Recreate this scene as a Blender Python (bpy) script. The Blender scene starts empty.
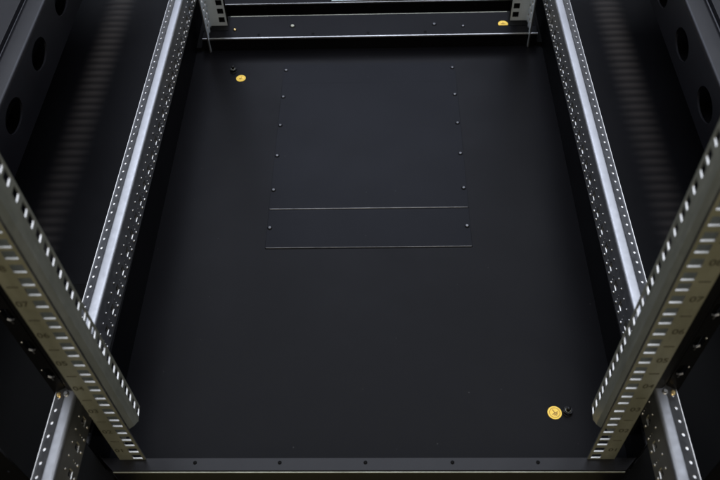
import bpy, math, random
from mathutils import Vector, Matrix
random.seed(7)
scene = bpy.context.scene
COL = scene.collection

# ------------------------------------------------------------------ materials
def nodes(name):
    m = bpy.data.materials.new(name); m.use_nodes = True
    nt = m.node_tree; b = nt.nodes['Principled BSDF']
    return m, nt, b

def ramp(nt, src, stops):
    r = nt.nodes.new('ShaderNodeValToRGB')
    el = r.color_ramp.elements
    el[0].position, el[0].color = stops[0][0], (*stops[0][1], 1)
    el[1].position, el[1].color = stops[-1][0], (*stops[-1][1], 1)
    for p, c in stops[1:-1]:
        e = el.new(p); e.color = (*c, 1)
    nt.links.new(src, r.inputs[0]); return r.outputs[0]

def g3(v): return (v, v, v)

def noise(nt, scale, detail=4, rough=.6, stretch=None):
    tc = nt.nodes.new('ShaderNodeTexCoord'); n = nt.nodes.new('ShaderNodeTexNoise')
    n.inputs['Scale'].default_value = scale; n.inputs['Detail'].default_value = detail
    n.inputs['Roughness'].default_value = rough
    if stretch:
        mp = nt.nodes.new('ShaderNodeMapping'); mp.inputs['Scale'].default_value = stretch
        nt.links.new(tc.outputs['Object'], mp.inputs[0]); nt.links.new(mp.outputs[0], n.inputs[0])
    else:
        nt.links.new(tc.outputs['Object'], n.inputs[0])
    return n.outputs['Fac']

def bump(nt, b, src, strength, dist):
    bp = nt.nodes.new('ShaderNodeBump'); bp.inputs['Strength'].default_value = strength
    bp.inputs['Distance'].default_value = dist
    nt.links.new(src, bp.inputs['Height']); nt.links.new(bp.outputs[0], b.inputs['Normal'])

def zinc(name, lo, hi, rlo, rhi, stretch=(1, .25, 1), metal=1.0):
    m, nt, b = nodes(name)
    f = noise(nt, 55, 5, .65, stretch)
    nt.links.new(ramp(nt, f, [(.3, lo), (.7, hi)]), b.inputs['Base Color'])
    nt.links.new(ramp(nt, noise(nt, 140, 3, .6), [(.3, g3(rlo)), (.7, g3(rhi))]), b.inputs['Roughness'])
    b.inputs['Metallic'].default_value = metal
    bump(nt, b, noise(nt, 900, 2), .06, .0004)
    return m

def paint(name, col, rlo, rhi, spec=.5, specks=True, grain=.10):
    m, nt, b = nodes(name)
    lo = tuple(c * .82 for c in col); hi = tuple(c * 1.15 for c in col)
    c = ramp(nt, noise(nt, 9, 6, .6), [(.3, lo), (.7, hi)])
    if specks:                                   # stray dust grains on the powder coat
        tc = nt.nodes.new('ShaderNodeTexCoord'); v = nt.nodes.new('ShaderNodeTexVoronoi')
        v.voronoi_dimensions = '2D'; v.inputs['Scale'].default_value = 26; v.inputs['Randomness'].default_value = 1
        nt.links.new(tc.outputs['Object'], v.inputs['Vector'])
        dots = ramp(nt, v.outputs['Distance'], [(0.0, g3(1)), (.012, g3(1)), (.024, g3(0))])
        sp = nt.nodes.new('ShaderNodeSeparateColor'); nt.links.new(v.outputs['Color'], sp.inputs[0])
        pick = ramp(nt, sp.outputs[0], [(.80, g3(0)), (1.0, g3(.5))])
        mu = nt.nodes.new('ShaderNodeMath'); mu.operation = 'MULTIPLY'
        nt.links.new(dots, mu.inputs[0]); nt.links.new(pick, mu.inputs[1])
        mx = nt.nodes.new('ShaderNodeMix'); mx.data_type = 'RGBA'
        nt.links.new(mu.outputs[0], mx.inputs['Factor']); nt.links.new(c, mx.inputs[6])
        mx.inputs[7].default_value = (.075, .075, .075, 1); c = mx.outputs[2]
    nt.links.new(c, b.inputs['Base Color'])
    nt.links.new(ramp(nt, noise(nt, 5, 7, .65), [(.3, g3(rlo)), (.7, g3(rhi))]), b.inputs['Roughness'])
    b.inputs['Specular IOR Level'].default_value = spec
    bump(nt, b, noise(nt, 1100, 2), grain, .0004)
    return m

M = {}
M['zinc_post'] = zinc('galvanised_post', (.29, .295, .23), (.42, .42, .345), .38, .54, (1, 1, .2), .64)  # olive tint paints warm reflected light into the zinc
M['zinc_rail'] = zinc('galvanised_rail', (.32, .325, .34), (.39, .395, .41), .46, .56)
M['zinc_edge'] = zinc('bare_zinc', (.44, .435, .42), (.60, .59, .57), .32, .45, (1, 1, 1))
M['floor'] = paint('black_powder_coat', (.0036, .0035, .0043), .32, .44, .066, True)
M['cover'] = paint('black_cover_paint', (.0034, .0037, .0056), .35, .40, .066, True)
M['black'] = paint('black_frame_paint', (.0060, .0060, .0068), .36, .48, .18, False)
M['matt'] = paint('matt_black_paint', (.003, .003, .003), .65, .8, .1, False)
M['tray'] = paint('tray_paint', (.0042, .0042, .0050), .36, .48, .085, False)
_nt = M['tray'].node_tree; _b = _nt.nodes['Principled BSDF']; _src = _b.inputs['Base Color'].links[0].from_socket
_at = _nt.nodes.new('ShaderNodeAttribute'); _at.attribute_name = 'painted_glow'
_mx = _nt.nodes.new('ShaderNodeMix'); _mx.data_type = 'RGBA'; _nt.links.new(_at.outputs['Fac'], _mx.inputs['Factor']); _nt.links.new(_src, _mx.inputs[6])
_mx.inputs[7].default_value = (.046, .041, .038, 1); _nt.links.new(_mx.outputs[2], _b.inputs['Base Color'])  # pale bar colour paints reflected light onto the tray
M['dull_zinc'] = zinc('highlight_zinc', (.12, .122, .13), (.25, .255, .27), .4, .65)  # dull zinc for painted edge highlights, slot glints and screws
M['beam'] = paint('black_beam_paint', (.0060, .0058, .0075), .32, .46, .24, False)
M['zinc_rear_lit'] = zinc('galvanised_rear_post_lit', (.56, .61, .65), (.68, .73, .77), .4, .5, (1, 1, .2), .45)  # same zinc, paler and bluer, brighter light put into its colour
M['ground'] = paint('ground_concrete', (.15, .125, .055), .5, .7, .3, True)
m, nt, b = nodes('yellow_label_print'); M['yellow'] = m
nt.links.new(ramp(nt, noise(nt, 300, 3), [(.3, (.88, .55, .045)), (.7, (.94, .66, .08))]), b.inputs['Base Color']); b.inputs['Roughness'].default_value = .45
m, nt, b = nodes('black_ink'); M['ink'] = m
nt.links.new(ramp(nt, noise(nt, 400, 3), [(.3, (.04, .037, .024)), (.7, (.09, .084, .055))]), b.inputs['Base Color']); b.inputs['Roughness'].default_value = .6
m, nt, b = nodes('sticker_ink'); M['brown'] = m
nt.links.new(ramp(nt, noise(nt, 400, 3), [(.3, (.22, .10, .01)), (.7, (.32, .16, .02))]), b.inputs['Base Color']); b.inputs['Roughness'].default_value = .6
m, nt, b = nodes('brass_plating'); M['brass'] = m
nt.links.new(ramp(nt, noise(nt, 200, 3), [(.3, (.75, .52, .20)), (.7, (.9, .68, .32))]), b.inputs['Base Color'])
b.inputs['Metallic'].default_value = 1; b.inputs['Roughness'].default_value = .25

# ------------------------------------------------------------------ mesh helpers
class MB:
    def __init__(s): s.v = []; s.f = []; s.m = []; s.sm = []
    def face(s, pts, mi=0, smooth=False):
        n = len(s.v); s.v += [tuple(p) for p in pts]; s.f.append(tuple(range(n, n + len(pts)))); s.m.append(mi); s.sm.append(smooth)
    def box(s, x0, y0, z0, x1, y1, z1, mi=0):
        x0, x1 = sorted((x0, x1)); y0, y1 = sorted((y0, y1)); z0, z1 = sorted((z0, z1))
        c = [(x, y, z) for z in (z0, z1) for y in (y0, y1) for x in (x0, x1)]
        for q in ((0, 2, 3, 1), (4, 5, 7, 6), (0, 1, 5, 4), (2, 6, 7, 3), (0, 4, 6, 2), (1, 3, 7, 5)): s.face([c[i] for i in q], mi)
    def prism(s, poly, z0, z1, mi=0):
        n = len(poly)
        a = sum(poly[i][0]*poly[(i+1) % n][1] - poly[(i+1) % n][0]*poly[i][1] for i in range(n))
        if a < 0: poly = poly[::-1]
        s.face([(x, y, z1) for x, y in poly], mi); s.face([(x, y, z0) for x, y in poly[::-1]], mi)
        for i in range(n):
            (x0, y0), (x1, y1) = poly[i], poly[(i+1) % n]
            s.face([(x0, y0, z0), (x1, y1, z0), (x1, y1, z1), (x0, y0, z1)], mi)
    def lathe(s, c, prof, n=20, mi=0, axis='z', smooth=True):
        def P(r, h, a):
            if axis == 'z': return (c[0]+r*math.cos(a), c[1]+r*math.sin(a), c[2]+h)
            if axis == 'x': return (c[0]+h, c[1]+r*math.cos(a), c[2]+r*math.sin(a))
            return (c[0]+r*math.cos(a), c[1]+h, c[2]+r*math.sin(a))
        for (r0, h0), (r1, h1) in zip(prof, prof[1:]):
            for k in range(n):
                a0, a1 = 2*math.pi*k/n, 2*math.pi*(k+1)/n
                pts = [P(r0, h0, a0), P(r0, h0, a1), P(r1, h1, a1), P(r1, h1, a0)]
                if r1 < 1e-9: pts = pts[:3]
                if r0 < 1e-9: pts = [pts[0]] + pts[2:]
                s.face(pts, mi, smooth)
    def strip(s, prof, L0, L1, fn, nseg=1, smooth=True, mi=0):
        """loft an open profile along a length"""
        for k in range(nseg):
            a, b2 = L0+(L1-L0)*k/nseg, L0+(L1-L0)*(k+1)/nseg
            for p, q in zip(prof, prof[1:]): s.face([fn(p, a), fn(q, a), fn(q, b2), fn(p, b2)], mi, smooth)
    def sheet(s, us, vs, holes, fn, t, mi=0, edge_mi=None):
        """perforated sheet of thickness t. holes[(i,j)] = (n, half_u, half_v, kind); fn(u,v,w) -> point"""
        em = mi if edge_mi is None else edge_mi
        for i in range(len(us)-1):
            for j in range(len(vs)-1):
                u0, u1, v0, v1 = us[i], us[i+1], vs[j], vs[j+1]
                h = holes.get((i, j))
                if not h:
                    for w in (0, t): s.face([fn(u0, v0, w), fn(u1, v0, w), fn(u1, v1, w), fn(u0, v1, w)], mi)
                    continue
                n, hu, hv, kind = h; uc, vc = (u0+u1)/2, (v0+v1)/2
                per = n//4; sq = []
                for (ax, ay), (bx, by) in (((-1, -1), (1, -1)), ((1, -1), (1, 1)), ((1, 1), (-1, 1)), ((-1, 1), (-1, -1))):
                    for k in range(per): sq.append((ax+(bx-ax)*k/per, ay+(by-ay)*k/per))
                out = [(uc+a*(u1-u0)/2, vc+b2*(v1-v0)/2) for a, b2 in sq]
                if kind == 'rect': inn = [(uc+a*hu, vc+b2*hv) for a, b2 in sq]
                elif kind == 'rrect':
                    inn = []
                    for a, b2 in sq:
                        k = (abs(a)**6+abs(b2)**6)**(1/6); inn.append((uc+a/k*hu, vc+b2/k*hv))
                else:
                    inn = []
                    for a, b2 in sq:
                        k = math.hypot(a, b2); inn.append((uc+a/k*hu, vc+b2/k*hv))
                for k in range(n):
                    k2 = (k+1) % n
                    for w in (0, t): s.face([fn(*out[k], w), fn(*out[k2], w), fn(*inn[k2], w), fn(*inn[k], w)], mi)
                    s.face([fn(*inn[k], 0), fn(*inn[k2], 0), fn(*inn[k2], t), fn(*inn[k], t)], em, False)
        for (a, b2, horiz) in ((us[0], us[-1], 0), (vs[0], vs[-1], 1)):
            pass
        for u in (us[0], us[-1]): s.face([fn(u, vs[0], 0), fn(u, vs[-1], 0), fn(u, vs[-1], t), fn(u, vs[0], t)], em)
        for v in (vs[0], vs[-1]): s.face([fn(us[0], v, 0), fn(us[-1], v, 0), fn(us[-1], v, t), fn(us[0], v, t)], em)
    def build(s, name, mats, parent=None, label=None, bevel=0):
        me = bpy.data.meshes.new(name); me.from_pydata(s.v, [], s.f)
        for x in (mats if isinstance(mats, (list, tuple)) else [mats]): me.materials.append(x)
        me.polygons.foreach_set('material_index', s.m); me.polygons.foreach_set('use_smooth', s.sm)
        o = bpy.data.objects.new(name, me); COL.objects.link(o); o.parent = parent
        import bmesh
        bm = bmesh.new(); bm.from_mesh(me); bmesh.ops.remove_doubles(bm, verts=bm.verts, dist=2e-6)
        bmesh.ops.recalc_face_normals(bm, faces=bm.faces); bm.to_mesh(me); bm.free()
        if label: o['label'] = label
        if bevel:
            md = o.modifiers.new('bevel', 'BEVEL'); md.width = bevel; md.segments = 3; md.limit_method = 'ANGLE'; md.angle_limit = math.radians(40)
        return o

# ------------------------------------------------------------------ the rack
rack = bpy.data.objects.new('server_rack', None); COL.objects.link(rack)
rack['label'] = 'open black server rack with galvanised numbered posts, bright punched side rails and screwed floor covers'
rack['category'] = 'server rack'

# --- sunken base panel -------------------------------------------------------
XF = .275; YF, YB = .0022, .697
mb = MB()
mb.face([(-XF, YF, 0), (XF, YF, 0), (XF, YB, 0), (-XF, YB, 0)])
for s in (-1, 1):                                    # upturned dark side flanges with a folded rim
    mb.box(s*XF, YF, -.001, s*(XF+.0015), .95, .062)
mb.box(-XF, YF, -.004, XF, YB, -.002)
base = mb.build('base_panel', M['floor'], rack, 'large sunken black floor panel of the cabinet')

def hexpts(cx, cy, r, a0=0, n=6): return [(cx+r*math.cos(a0+2*math.pi*k/n), cy+r*math.sin(a0+2*math.pi*k/n)) for k in range(n)]

def earth_label(x, y, z, r, rot, label, clip=None):
    mb = MB(); n = 40
    pts = [(r*math.cos(2*math.pi*k/n), r*math.sin(2*math.pi*k/n)) for k in range(n)]
    if clip is not None: pts = [(a, max(b2, -clip*r)) for a, b2 in pts]
    mb.prism([(x+a, y+b2) for a, b2 in pts], z+.0001, z+.0007)
    def T(px, py): return (x+px*math.cos(rot)-py*math.sin(rot), y+px*math.sin(rot)+py*math.cos(rot), z+.0009)
    def bar(x0, y0, x1, y1): mb.face([T(x0*r, y0*r), T(x1*r, y0*r), T(x1*r, y1*r), T(x0*r, y1*r)], 1)
    if clip is None:
        for k in range(n):                              # printed ring
            a0, a1 = 2*math.pi*k/n, 2*math.pi*(k+1)/n
            mb.face([T(q*r*math.cos(a), q*r*math.sin(a)) for q, a in ((.70, a0), (.76, a0), (.76, a1), (.70, a1))], 1)
        bar(-.055, -.02, .055, .55); bar(-.46, -.13, .46, -.02); bar(-.30, -.32, .30, -.22); bar(-.14, -.50, .14, -.41)
    else:
        bar(-.5, .05, .5, .13); bar(-.32, -.12, .32, -.04); bar(-.05, .13, .05, .6)
    return mb.build('earth_label', [M['yellow'], M['brown']], base, label)

earth_label(.2064, .0655, 0, .0077, .5, 'round yellow earth symbol sticker near the front right corner of the floor panel')
earth_label(-.197, .6285, 0, .0073, -.3, 'round yellow earth symbol sticker near the back left corner of the floor panel')

def ground_stud(x, y):
    mb = MB()
    mb.lathe((x, y, 0), [(.0058, 0), (.0058, .0006), (.0045, .0008)], 24, 0)
    mb.prism(hexpts(x, y, .0052, .3), .001, .0045, 0)
    mb.lathe((x, y, 0), [(.0024, .0045), (.0024, .0095), (.0018, .0102), (0, .0102)], 16, 0)
    mb.lathe((x, y, .0045), [(.0023, .0001), (.0026, .0004), (.0028, .0001)], 24, 1)
    return mb.build('ground_stud', [M['black'], M['zinc_post']], base)
ground_stud(.2205, .0666); ground_stud(-.2105, .6465)

# --- cable entry cover strips with screws ------------------------------------
def rounded_plate(x0, y0, x1, y1, z0, z1):
    mb = MB(); mb.box(x0, y0, z0, x1, y1, z1); return mb
X0, X1 = -.1312, .1345
lower = rounded_plate(X0, .2960, X1, .3606, .0002, .0015).build('cover_plate', M['cover'], rack, 'narrow lower cover strip of the floor opening', .0003)
mid = rounded_plate(X0, .3606, X1, .6122, .0006, .0027).build('cover_plate', M['cover'], rack, 'large central cover plate of the floor opening', .0002)
top = rounded_plate(X0+.0001, .61222, X1-.0001, .6570, .0006, .0026).build('cover_plate', M['cover'], rack, 'short rear cover strip of the floor opening', .0001)
for par, x0, x1, y, z, th in ((mid, X0+.001, X1-.001, .3606, .0026, .0007), (lower, X0+.001, X1-.001, .2960, .0014, .0004)):
    m2 = MB(); m2.strip([(y+.0001, z+.0002), (y-.0002, z+.00015), (y-th, z-.0004), (y-th-.0001, z-.0014)], x0, x1, lambda q, x: (x, q[0], q[1]), 1, True)
    m2.build('highlight_zinc', M['dull_zinc'], par)  # dull metal strip paints the light caught on the cover's front edge
def screw(x, y, z, parent, r=.0021, mat='dull_zinc'):
    mb = MB()
    mb.lathe((x, y, z), [(r*1.55, 0), (r*1.55, .0003), (r*1.2, .0004)], 20, 1)
    mb.lathe((x, y, z), [(r, .0003), (r, .0009), (r*.85, .0016), (r*.45, .0019), (r*.4, .0012), (0, .0012)], 20, 0)
    return mb.build('screw', [M[mat], M['matt']], parent)
for sx in (-.1276, .1301):
    for y, par, z in ((.643, top, .0024), (.5815, mid, .0027), (.520, mid, .0027), (.4587, mid, .0027), (.394, mid, .0027), (.3287, lower, .0015)):
        screw(sx, y, z, par)

# --- front cross beam ---------------------------------------------------------
ZB = .030
mb = MB()
mb.prism([(-.258, -.0115), (.262, -.0115), (.2745, YF-.0004), (-.2715, YF-.0004)], -.004, ZB)
for q in (-1, 1):
    e = .2745 if q > 0 else .2715
    mb.prism([(q*e, YF-.0004), (q*.2932, .0205), (q*.2932, .028), (q*.2767, .028), (q*.2767, YF+.004), (q*(e-.002), YF-.0004)], -.004, ZB)
fb = mb.build('front_crossbeam', M['beam'], rack, 'low black front cross beam with five small holes', .0012)
mb = MB()                                            # bright metal strip paints the light caught on the beam's front edge
mb.box(-.257, -.0128, ZB-.0032, .261, -.0120, ZB-.0014)
mb.build('bright_edge', M['zinc_post'], fb)
for x in (-.174, -.0869, .0007, .089, .1753):
    mb = MB(); mb.lathe((x, -.0030, ZB), [(.0020, .0001), (.0020, .0002), (0, .0002)], 18, 0)
    mb.build('bolt_hole', M['matt'], fb)
# black front side covers left and right of the opening
for s in (-1, 1):
    mb = MB(); mb.prism([(s*.2785, .245), (s*.2785, .022), (s*.262, -.016), (s*.262, -.30), (s*.62, -.30), (s*.62, .245)], -.06, -.004)
    mb.build('front_corner_cover', M['matt'], rack)

for s in (-1, 1):
    mb = MB(); mb.box(s*.2665, YB+.0005, -.02, s*.2748, .95, .006); mb.box(s*.2640, .7535, -.02, s*.2664, .95, .004); mb.build('rear_corner_cover', M['matt'], rack)
# --- rear cross beam and sill --------------------------------------------------
mb = MB(); mb.box(-.2630, YB, -.004, .2655, .752, .025)
rb = mb.build('rear_crossbeam', M['floor'], rack, 'black rear cross beam with a bright front fold', .0010)
mb = MB(); mb.box(-.262, YB-.0020, .0225, .265, YB-.0004, .0252); mb.build('bright_edge', M['zinc_edge'], rb)
screw(-.1206, .724, .025, rb, .003, 'zinc_post'); screw(-.2121, .7164, .025, rb, .0022, 'brass'); screw(.105, .722, .025, rb, .0024); screw(.150, .716, .025, rb, .0018)
for x, y in ((-.173, .704), (-.087, .704), (.0, .704), (.09, .704)):
    mb = MB(); mb.lathe((x, y, .025), [(.0023, .0001), (.0023, .0004), (.0016, .0002), (0, .0002)], 16, 0); mb.build('bolt_hole', M['matt'], rb)
for q in (-1, 1):
    mb = MB(); mb.prism([(q*.2228, .7150), (q*.2634, .7150), (q*.2634, .7515), (q*.2228, .7515)], .0251, .0255); mb.build('recess_shade', M['matt'], rb)  # black patch paints the dark of the notch under the post
o = earth_label(.2133, .7195, .025, .0078, 0, 'round yellow earth symbol sticker on the rear cross beam, cut off at its lower edge', .45); o.parent = rb
mb = MB(); mb.box(-.262, .785, -.004, .262, .850, .0255)
mb.box(-.262, .7522, -.004, .262, .7848, -.002)
sill = mb.build('rear_sill', M['floor'], rack, 'outer black sill behind the rear cross beam', .0008)
mb = MB(); mb.box(-.245, .7838, .0230, .25, .7846, .0254); mb.build('bright_edge', M['zinc_edge'], sill)
mb = MB(); mb.box(-.06, .7872, .0257, .16, .845, .0272); mb.build('sill_glint', M['zinc_edge'], sill, 'bright plate on the rear sill standing for reflected overhead light')  # added plate paints overhead light reflected on the sill
mb = MB(); mb.box(-.262, .7521, .0215, .262, .7532, .0243); mb.build('bright_edge', M['zinc_post'], rb)
for x in (-.1712, -.0864, .0011, .089, .176):
    mb = MB(); mb.lathe((x, .7844, .0155), [(.0026, 0), (.0026, -.0004), (.0018, -.0002), (0, -.0002)], 16, 0, 'y'); mb.build('bolt_hole', M['matt'], sill)

# --- 19 inch mounting posts ----------------------------------------------------
Z0 = .0319; U = .04445; OFF = (.00635, .022225, .0381)
def hole_rows(zlo, nU):
    """v breakpoints and index of hole cells for the square hole pattern"""
    vs = [zlo]; idx = []
    zs = [Z0+k*U+o for k in range(nU) for o in OFF]
    zs = [z for z in zs if z-.0050 > zlo]
    for z in zs:
        if z-.0056 > vs[-1]+1e-6: vs.append(z-.0056)
        idx.append(len(vs)-1); vs.append(z+.0056)
    vs.append(zs[-1]+.012)
    return vs, idx, zs
NU = 17
def text_mesh(body, size):
    cu = bpy.data.curves.new('t', 'FONT'); cu.body = body; cu.size = size; cu.align_x = 'CENTER'; cu.align_y = 'CENTER'; cu.offset = .00012
    to = bpy.data.objects.new('t', cu); COL.objects.link(to); dg = bpy.context.evaluated_depsgraph_get(); dg.update()
    me = bpy.data.meshes.new_from_object(to.evaluated_get(dg)); bpy.data.objects.remove(to); me.materials.clear(); me.materials.append(M['ink']); return me
TM = {}
def front_post(s):
    side = 'left' if s < 0 else 'right'
    mb = MB(); vs, idx, zs = hole_rows(ZB+.0008, NU)
    # numbered face plate (faces the front)
    us = [.2250, .2250+.0021, .2250+.0129, .2522]
    holes = {(1, j): (4, .00475, .00475, 'rect') for j in idx}
    mb.sheet(us, vs, holes, lambda u, v, w: (s*u, w, v), .0015, 0, 1)
    # outer return wall
    mb.sheet([.0021, .036], [ZB+.0008, vs[-1]], {}, lambda u, v, w: (s*(.2522-w), u, v), .0018, 0)
    # inner cable channel wall with its slotted rear edge, cut off above the floor
    vs2, idx2, zs2 = hole_rows(.0770, NU)
    top = vs2[-1]
    prof = [(.2247, .0022), (.2234, .0098), (.2236, .0108), (.2247, .0200), (.2250, .0208)]
    zb = .108
    def wall(p, z): return (s*p[0], p[1], .102-1.18*(p[1]-.0005) if z == zb else z)
    mb.strip(prof, zb, top, wall, 1, False)
    mb.strip([(x+.0016, y) for x, y in prof], zb, top, wall, 1, False)
    for p, q in zip(prof, prof[1:]):
        mb.face([wall(p, zb), wall(q, zb), wall((q[0]+.0016, q[1]), zb), wall((p[0]+.0016, p[1]), zb)])
    # chamfered lower corner
    def slot(u, v, w): return (s*(.2250+w+(u-.0208)*.10), u, v)
    vsl = [v for v in vs2]; 
    cut = [.0208, .0258, .0350, .0375]
    b0 = .0770
    vsl = [b0]; idl = []
    for z in zs2:
        if z-.0055 < b0: continue
        vsl.append(z-.0055); idl.append(len(vsl)-1); vsl.append(z+.0055)
    vsl.append(top)
    mb.sheet(cut, vsl, {(1, j): (4, .0043, .0047, 'rect') for j in idl}, slot, .0012, 0, 1)
    post = mb.build('mounting_post', [M['zinc_post'], M['zinc_edge']], rack, 'galvanised front %s mounting post with square holes and printed unit numbers' % side)
    # printed numbers and unit lines
    for k in range(10):
        body = '%02d' % (k+1)
        if body not in TM: TM[body] = text_mesh(body, .0098)
        o = bpy.data.objects.new('unit_number', TM[body]); COL.objects.link(o); o.parent = post
        o.matrix_local = Matrix.Translation((s*.2459, -.0003, Z0+k*U+OFF[1])) @ Matrix.Rotation(math.pi/2, 4, 'X')
        m2 = MB(); m2.box(s*.2408, -.0004, Z0+(k+1)*U-.0005, s*.2492, -.0001, Z0+(k+1)*U+.0005); m2.build('unit_line', M['ink'], post)
    return post
def rear_post(s):
    side = 'left' if s < 0 else 'right'
    mb = MB(); vs, idx, zs = hole_rows(.0180, NU)
    vs[0] = .0180
    yr = .7275
    # square-holed plate, holes near its inner edge (shift so the lowest hole sits 11 mm above its end)
    sh = (.0258+.0113)-zs[0]
    zs = [z+sh for z in zs]; vs = [.0258]; idx = []
    for z in zs: vs.append(z-.0052); idx.append(len(vs)-1); vs.append(z+.0052)
    vs = [v for v in vs] + [zs[-1]+.02]
    mb.sheet([.2250, .2272, .2378, .2514], vs, {(1, j): (4, .00475, .00475, 'rect') for j in idx}, lambda u, v, w: (s*u, yr+w, v), .002, 0, 2)
    mb.box(s*.2255, yr+.012, .0258, s*.2505, yr+.013, vs[-1], 2)  # added matt backing darkens the plate holes
    # outer wall coming forward, punched in two staggered rows
    st = [.001]; 
    n = int(.75/.0159); vv = [.001+.004]; hl = {}
    vv = [.001, .006]
    for k in range(n): vv += [vv[-1]+.0085, vv[-1]+.0159]
    us = [.6915, .7000, .7100, .7140, .7240, yr-.0002]
    for j in range(1, len(vv)-1, 2):
        hl[(1, j)] = (8, .0042, .0034, 'rrect'); hl[(3, j)] = (8, .0042, .0034, 'rrect')
    mb.sheet(us, vv, hl, lambda u, v, w: (s*(.2514+w), u, v), .0018, 0, 1)
    # folded front lip of the wall
    return mb.build('mounting_post', [M['zinc_rear_lit'], M['zinc_edge'], M['matt']], rack, 'galvanised rear %s mounting post with square holes' % side)
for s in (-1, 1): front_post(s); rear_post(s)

# --- galvanised depth rails ----------------------------------------------------
def rail(s):
    side = 'left' if s < 0 else 'right'
    def zt(y): return .1340-.027*y                     # a hair lower towards the rear
    mb = MB(); Y0, Y1 = -.42, .90; P = .0131
    N = int((Y1-Y0)/P)
    us = [Y0+P*k+.0002 for k in range(N+1)]
    off = (.2836-us[0]) % P - P/2; us = [u+off for u in us]
    H = .050
    vs = [-H, -H+.0035, -H+.0095, -H+.0125, -H+.0250, -H+.0285, -H+.0345, -.0045]
    hl = {}
    for i in range(N):
        if i % 2 == 0: hl[(i, 3)] = (8, .0030, .0044, 'rrect')
    mb.sheet(us, vs, hl, lambda u, v, w: (s*(.270+w), u, zt(u)+v), .0020, 0, 1)
    # rounded shoulder, broad top, sloping outer flange
    prof = [(.270, -.0045)]
    for k in range(1, 9):
        a = math.pi/2*k/8; prof.append((.270+.0036*(1-math.cos(a)), -.0036+.0036*math.sin(a)))
    prof += [(.2800, -.0001), (.2812, -.0004), (.2823, -.0012)]
    mb.strip(prof, us[0], us[-1], lambda p, y: (s*p[0], y, zt(y)+p[1]), 1, True)
    for i in range(N):                                   # added pips, shaped to glint where the small holes look bright
        uc = (us[i]+us[i+1])/2
        for vz, r_, h_ in ((-H+.0065, .0019, .0016), (-H+.0125, .0008, .0006), (-H+.0315, .0014, .0011)):
            mb.lathe((s*.270, uc, zt(uc)+vz), [(r_, s*.0001), (r_*.97, -s*h_*.45), (r_*.70, -s*h_*.85), (0, -s*h_)], 12, 1, 'x')
        if i % 2 == 0:                                   # added lip, shaped to catch light at each slot
            zc2 = zt(uc)-H+.01875
            for a, b2 in ((-.0040, -.0044), ):
                q = [(.0004, -.0008), (-.0006, -.0006), (-.0010, 0), (-.0006, .0006), (.0004, .0008)]
                for (p0, p1) in zip(q, q[1:]):
                    mb.face([(s*(.270+p0[0]), uc-.0036, zc2+a-.0006+p0[1]), (s*(.270+p1[0]), uc-.0036, zc2+a-.0006+p1[1]), (s*(.270+p1[0]), uc+.0036, zc2+a-.0006+p1[1]), (s*(.270+p0[0]), uc+.0036, zc2+a-.0006+p0[1])], 1, True)
                    mb.face([(s*(.270+p0[0]), uc+.0042+p0[1], zc2-.0044), (s*(.270+p1[0]), uc+.0042+p1[1], zc2-.0044), (s*(.270+p1[0]), uc+.0042+p1[1], zc2+.0044), (s*(.270+p0[0]), uc+.0042+p0[1], zc2+.0044)], 1, True)
        else:
            mb.lathe((s*.270, uc, zt(uc)-H+.01875), [(.0012, -s*.0001), (.0009, -s*.0005), (0, -s*.0007)], 12, 1, 'x')
    def fl(u, v, w): return (s*(.2823+v), u, zt(u)-.0012-v*.75-w)
    mb.sheet(us, [0, .0030, .0090, .0118], {(i, 1): (8, .0017, .0017, 'round') for i in range(N)}, fl, .0016, 0, 1)
    for i in range(N):                                   # added up-facing discs that make the flange holes shine
        uc = (us[i]+us[i+1])/2; x, y, z = fl(uc, .0060, .0008)
        mb.face([(x+.00165*math.cos(a*math.pi/4), y+.00165*math.sin(a*math.pi/4), z) for a in range(8)], 1)
    # raised outer edge
    e = [(.2941, -.0110), (.2941, -.0092), (.2947, -.0092), (.2947, -.030)]
    mb.strip(e, us[0], us[-1], lambda p, y: (s*p[0], y, zt(y)+p[1]), 1, False, 1)
    r = mb.build('depth_rail', [M['zinc_rail'], M['zinc_edge']], rack, 'bright galvanised %s side rail running front to back, punched with small holes' % side)
    for x, y in ((.2890, .0245), (.2800, .0225)):
        m2 = MB(); z = zt(y)-.001-(x-.2823)*.75 if x > .2823 else zt(y)
        m2.lathe((s*x, y, z), [(.0029, 0), (.0029, .0005), (.0021, .0006)], 20, 0)
        m2.prism(hexpts(s*x, y, .0019, .4), z+.0005, z+.0022, 0)
        m2.build('bolt', M['brass'] if x > .285 else M['zinc_edge'], r)
    return r
for s in (-1, 1): rail(s)

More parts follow.
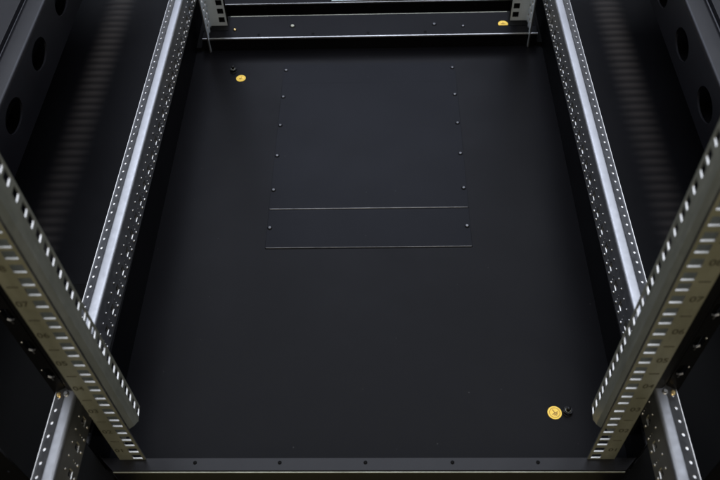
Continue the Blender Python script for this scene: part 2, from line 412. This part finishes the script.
# --- black slotted frame uprights outside the front posts ------------------------
def upright(s):
    side = 'left' if s < 0 else 'right'
    mb = MB(); yq = .0300
    vs = [ZB+.0004]; idx = []
    k = 0
    while True:
        zb = .0512+.0498*k
        if zb > .80: break
        vs.append(zb-.002); idx.append(len(vs)-1); vs.append(zb+.0215); k += 1
    vs.append(.86)
    mb.sheet([.2835, .2955], vs, {(0, j): (16, .0046, .0090, 'rrect') for j in idx}, lambda u, v, w: (s*u, yq+w, v), .0025)
    mb.sheet([.2562, .2776], [ZB+.0004, .86], {}, lambda u, v, w: (s*u, yq-.004+w, v), .0025)      # raised web
    mb.strip([(.2776, yq-.004), (.2795, yq-.0035), (.2805, yq+.002), (.2835, yq+.0012)], ZB+.0004, .86, lambda p, z: (s*p[0], p[1], z), 1, False)
    mb.sheet([yq+.0001, .070], [ZB+.0004, .86], {}, lambda u, v, w: (s*(.2955+w), u, v), .002)
    mb.box(s*.2836, yq+.0075, ZB+.0004, s*.2950, yq+.009, .86, 1)  # added black backing keeps the slots dark
    up = mb.build('frame_upright', [M['black'], M['matt']], rack, 'black slotted %s frame upright beside the numbered front post' % side)
    for k in range(15):                                  # added metal bits paint the lit lower slot edges; rivets beside them
        zb = .0512+.0498*k
        m2 = MB()
        for a in (-1, 1):
            m2.face([(s*.2895, yq-.0004, zb+.0004), (s*.2895, yq+.0012, zb+.0011), (s*(.2895+a*.0030), yq+.0012, zb+.0030), (s*(.2895+a*.0030), yq-.0004, zb+.0018)])
        m2.box(s*.2887, yq-.0004, zb-.0040, s*.2903, yq+.0004, zb+.0006)
        m2.build('slot_glint', M['dull_zinc'], up)
        m3 = MB(); m3.lathe((s*.2938, yq-.0001, zb+.0085+.0498/2-.018), [(.0011, 0), (.0009, -.0006), (0, -.0008)], 12, 0, 'y')
        m3.build('rivet', M['zinc_edge'], up)
for s in (-1, 1): upright(s)

# --- front corner members (outermost, nearest the camera) --------------------------
for s in (-1, 1):
    mb = MB(); vs = [-.004]; idx = []
    for k in range(20): vs.append(.010+.025*k); idx.append(len(vs)-1); vs.append(.020+.025*k)
    vs.append(.56)
    mb.sheet([.312, .318, .328, .334, .344, .372], vs, {**{(1, j): (8, .002, .002, 'round') for j in idx}, **{(3, j): (8, .0030, .0030, 'round') for j in idx}}, lambda u, v, w: (s*u, -.046+w, v), .002)
    mb.build('corner_member', M['black'], rack)

# --- side base trays with ribs added for reflected light bars ---------------------------------------------
def tray(s):
    side = 'left' if s < 0 else 'right'
    XC = .428 if s < 0 else .398; X0, X1 = .2787, .560
    mb = MB(); ny = 900; Y0, Y1 = .2452, .95
    xs = [X0, XC-.060] + [XC-.040+.080*k/22 for k in range(23)] + [XC+.055 if XC+.055 < X1 else X1-.004, X1]
    xs = sorted(x for x in set(xs) if x <= X1)
    P = .0159
    def h(x, y):
        e = max(0, 1-((x-XC)/.030)**2)**1.5
        return -.004+.0008*e*(.5+.5*math.cos(2*math.pi*y/P))
    grid = [[(s*x, Y0+(Y1-Y0)*j/ny, h(x, Y0+(Y1-Y0)*j/ny)) for x in xs] for j in range(ny+1)]
    n = len(xs)
    mb.v = [p for r in grid for p in r]
    for j in range(ny):
        for i in range(n-1):
            mb.f.append((j*n+i, j*n+i+1, (j+1)*n+i+1, (j+1)*n+i)); mb.m.append(0); mb.sm.append(True)
    t = mb.build('side_tray', M['tray'], rack, 'dark %s base tray with a row of reflected light bars painted on low ribs' % side)
    at = t.data.attributes.new('painted_glow', 'FLOAT', 'POINT')      # reflected light bars put into the rib colour
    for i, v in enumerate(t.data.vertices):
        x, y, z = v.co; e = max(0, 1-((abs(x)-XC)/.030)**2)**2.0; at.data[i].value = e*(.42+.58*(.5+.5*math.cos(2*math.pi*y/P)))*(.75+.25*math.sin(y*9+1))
    return t
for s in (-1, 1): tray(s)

# --- outer lower frame beams with oval cut-outs ---------------------------------------
def side_beam(s):
    side = 'left' if s < 0 else 'right'
    xb = .407 if s < 0 else .393
    ys = [.3553, .4683, .5793] if s < 0 else [.367, .4786, .5851]
    zc = .181 if s < 0 else .172
    p = (ys[2]-ys[0])/2; ys = [ys[0]+p*k for k in range(-4, 6)]
    us = []; hl = {}
    Y0, Y1 = ys[0]-.05, ys[-1]+.05
    us = [Y0]
    for y in ys: us.append(y-.030); us.append(y+.030)
    us.append(Y1)
    z0, z1 = .139, .207
    vs = [z0, zc-.0185, zc+.0185, z1]
    for k in range(len(ys)): hl[(1+2*k, 1)] = (32, .0265, .0162, 'round')
    mb = MB()
    mb.sheet(us, vs, hl, lambda u, v, w: (s*(xb+w+(.2-v)*-.03), u, v), .0025, 0)
    # rounded shoulder + broad top, then a step down and an outer rim
    prof = [(xb, z1)]
    for k in range(1, 7):
        a = math.pi/2*k/6; prof.append((xb+.004*(1-math.cos(a)), z1+.004*math.sin(a)-.0005))
    prof += [(xb+.022, z1+.0035), (xb+.026, z1+.0030), (xb+.028, z1-.004), (xb+.033, z1-.0045)]
    mb.strip(prof, Y0, Y1, lambda q, y: (s*q[0], y, q[1]), 1, True)
    prof = [(xb+.033, z1-.0045), (xb+.0340, z1+.001), (xb+.0355, z1+.001), (xb+.037, z1-.008), (xb+.13, z1-.010), (xb+.131, -.05)]
    mb.strip(prof, Y0, Y1, lambda q, y: (s*q[0], y, q[1]), 1, False)
    mb.strip([(xb+.0030, z0), (xb+.035, z0+.0005)], Y0, Y1, lambda q, y: (s*q[0], y, q[1]), 1, False)
    return mb.build('side_beam', M['beam'], rack, 'black %s lower frame beam with a row of oval cut-outs' % side)
for s in (-1, 1): side_beam(s)

# ------------------------------------------------------------------ ground
mb = MB(); mb.face([(-4, -4, -.065), (4, -4, -.065), (4, 5, -.065), (-4, 5, -.065)])
g = mb.build('ground', M['ground']); g['kind'] = 'structure'

# ------------------------------------------------------------------ light
def area(name, loc, target, sx, sy, power, col):
    l = bpy.data.lights.new(name, 'AREA'); l.shape = 'RECTANGLE'; l.size = sx; l.size_y = sy; l.energy = power; l.color = col
    o = bpy.data.objects.new(name, l); COL.objects.link(o); o.location = loc
    o.rotation_euler = (Vector(target)-Vector(loc)).to_track_quat('-Z', 'Y').to_euler(); return o
area('ceiling_lamp', (0, 1.55, 2.3), (0, 1.3, 0), 4.2, 3.4, 138, (.84, .89, 1.0))
area('rear_lamp', (-.15, 2.7, 2.25), (0, .55, 0), 1.5, 1.2, 18, (.66, .74, 1.0))
area('front_lamp', (0, -1.6, 1.9), (0, -.1, 0), 1.4, 1.0, 22, (1.0, .90, .70))
w = bpy.data.worlds.new('World'); scene.world = w; w.use_nodes = True
w.node_tree.nodes['Background'].inputs[0].default_value = (.55, .65, .85, 1); w.node_tree.nodes['Background'].inputs[1].default_value = .012

# ------------------------------------------------------------------ camera
cd = bpy.data.cameras.new('camera'); cam = bpy.data.objects.new('camera', cd); COL.objects.link(cam)
r = Vector((0.9995098, 0.01070662, -0.02941976)); u = Vector((0.00969774, 0.78760627, 0.61610252)); f = Vector((-0.02976756, 0.61608581, -0.78711636))
cam.matrix_world = Matrix(((r.x, u.x, -f.x, .02118115), (r.y, u.y, -f.y, -.31839123), (r.z, u.z, -f.z, .80081915), (0, 0, 0, 1)))
cd.sensor_width = 36; cd.lens = 787.4186/720*36; cd.clip_start = .01; cd.clip_end = 100
cd.dof.use_dof = True; cd.dof.focus_distance = .98; cd.dof.aperture_fstop = 8.5
scene.camera = cam
scene.view_settings.view_transform = 'Standard'; scene.view_settings.look = 'None'; scene.view_settings.exposure = 0; scene.view_settings.gamma = 1
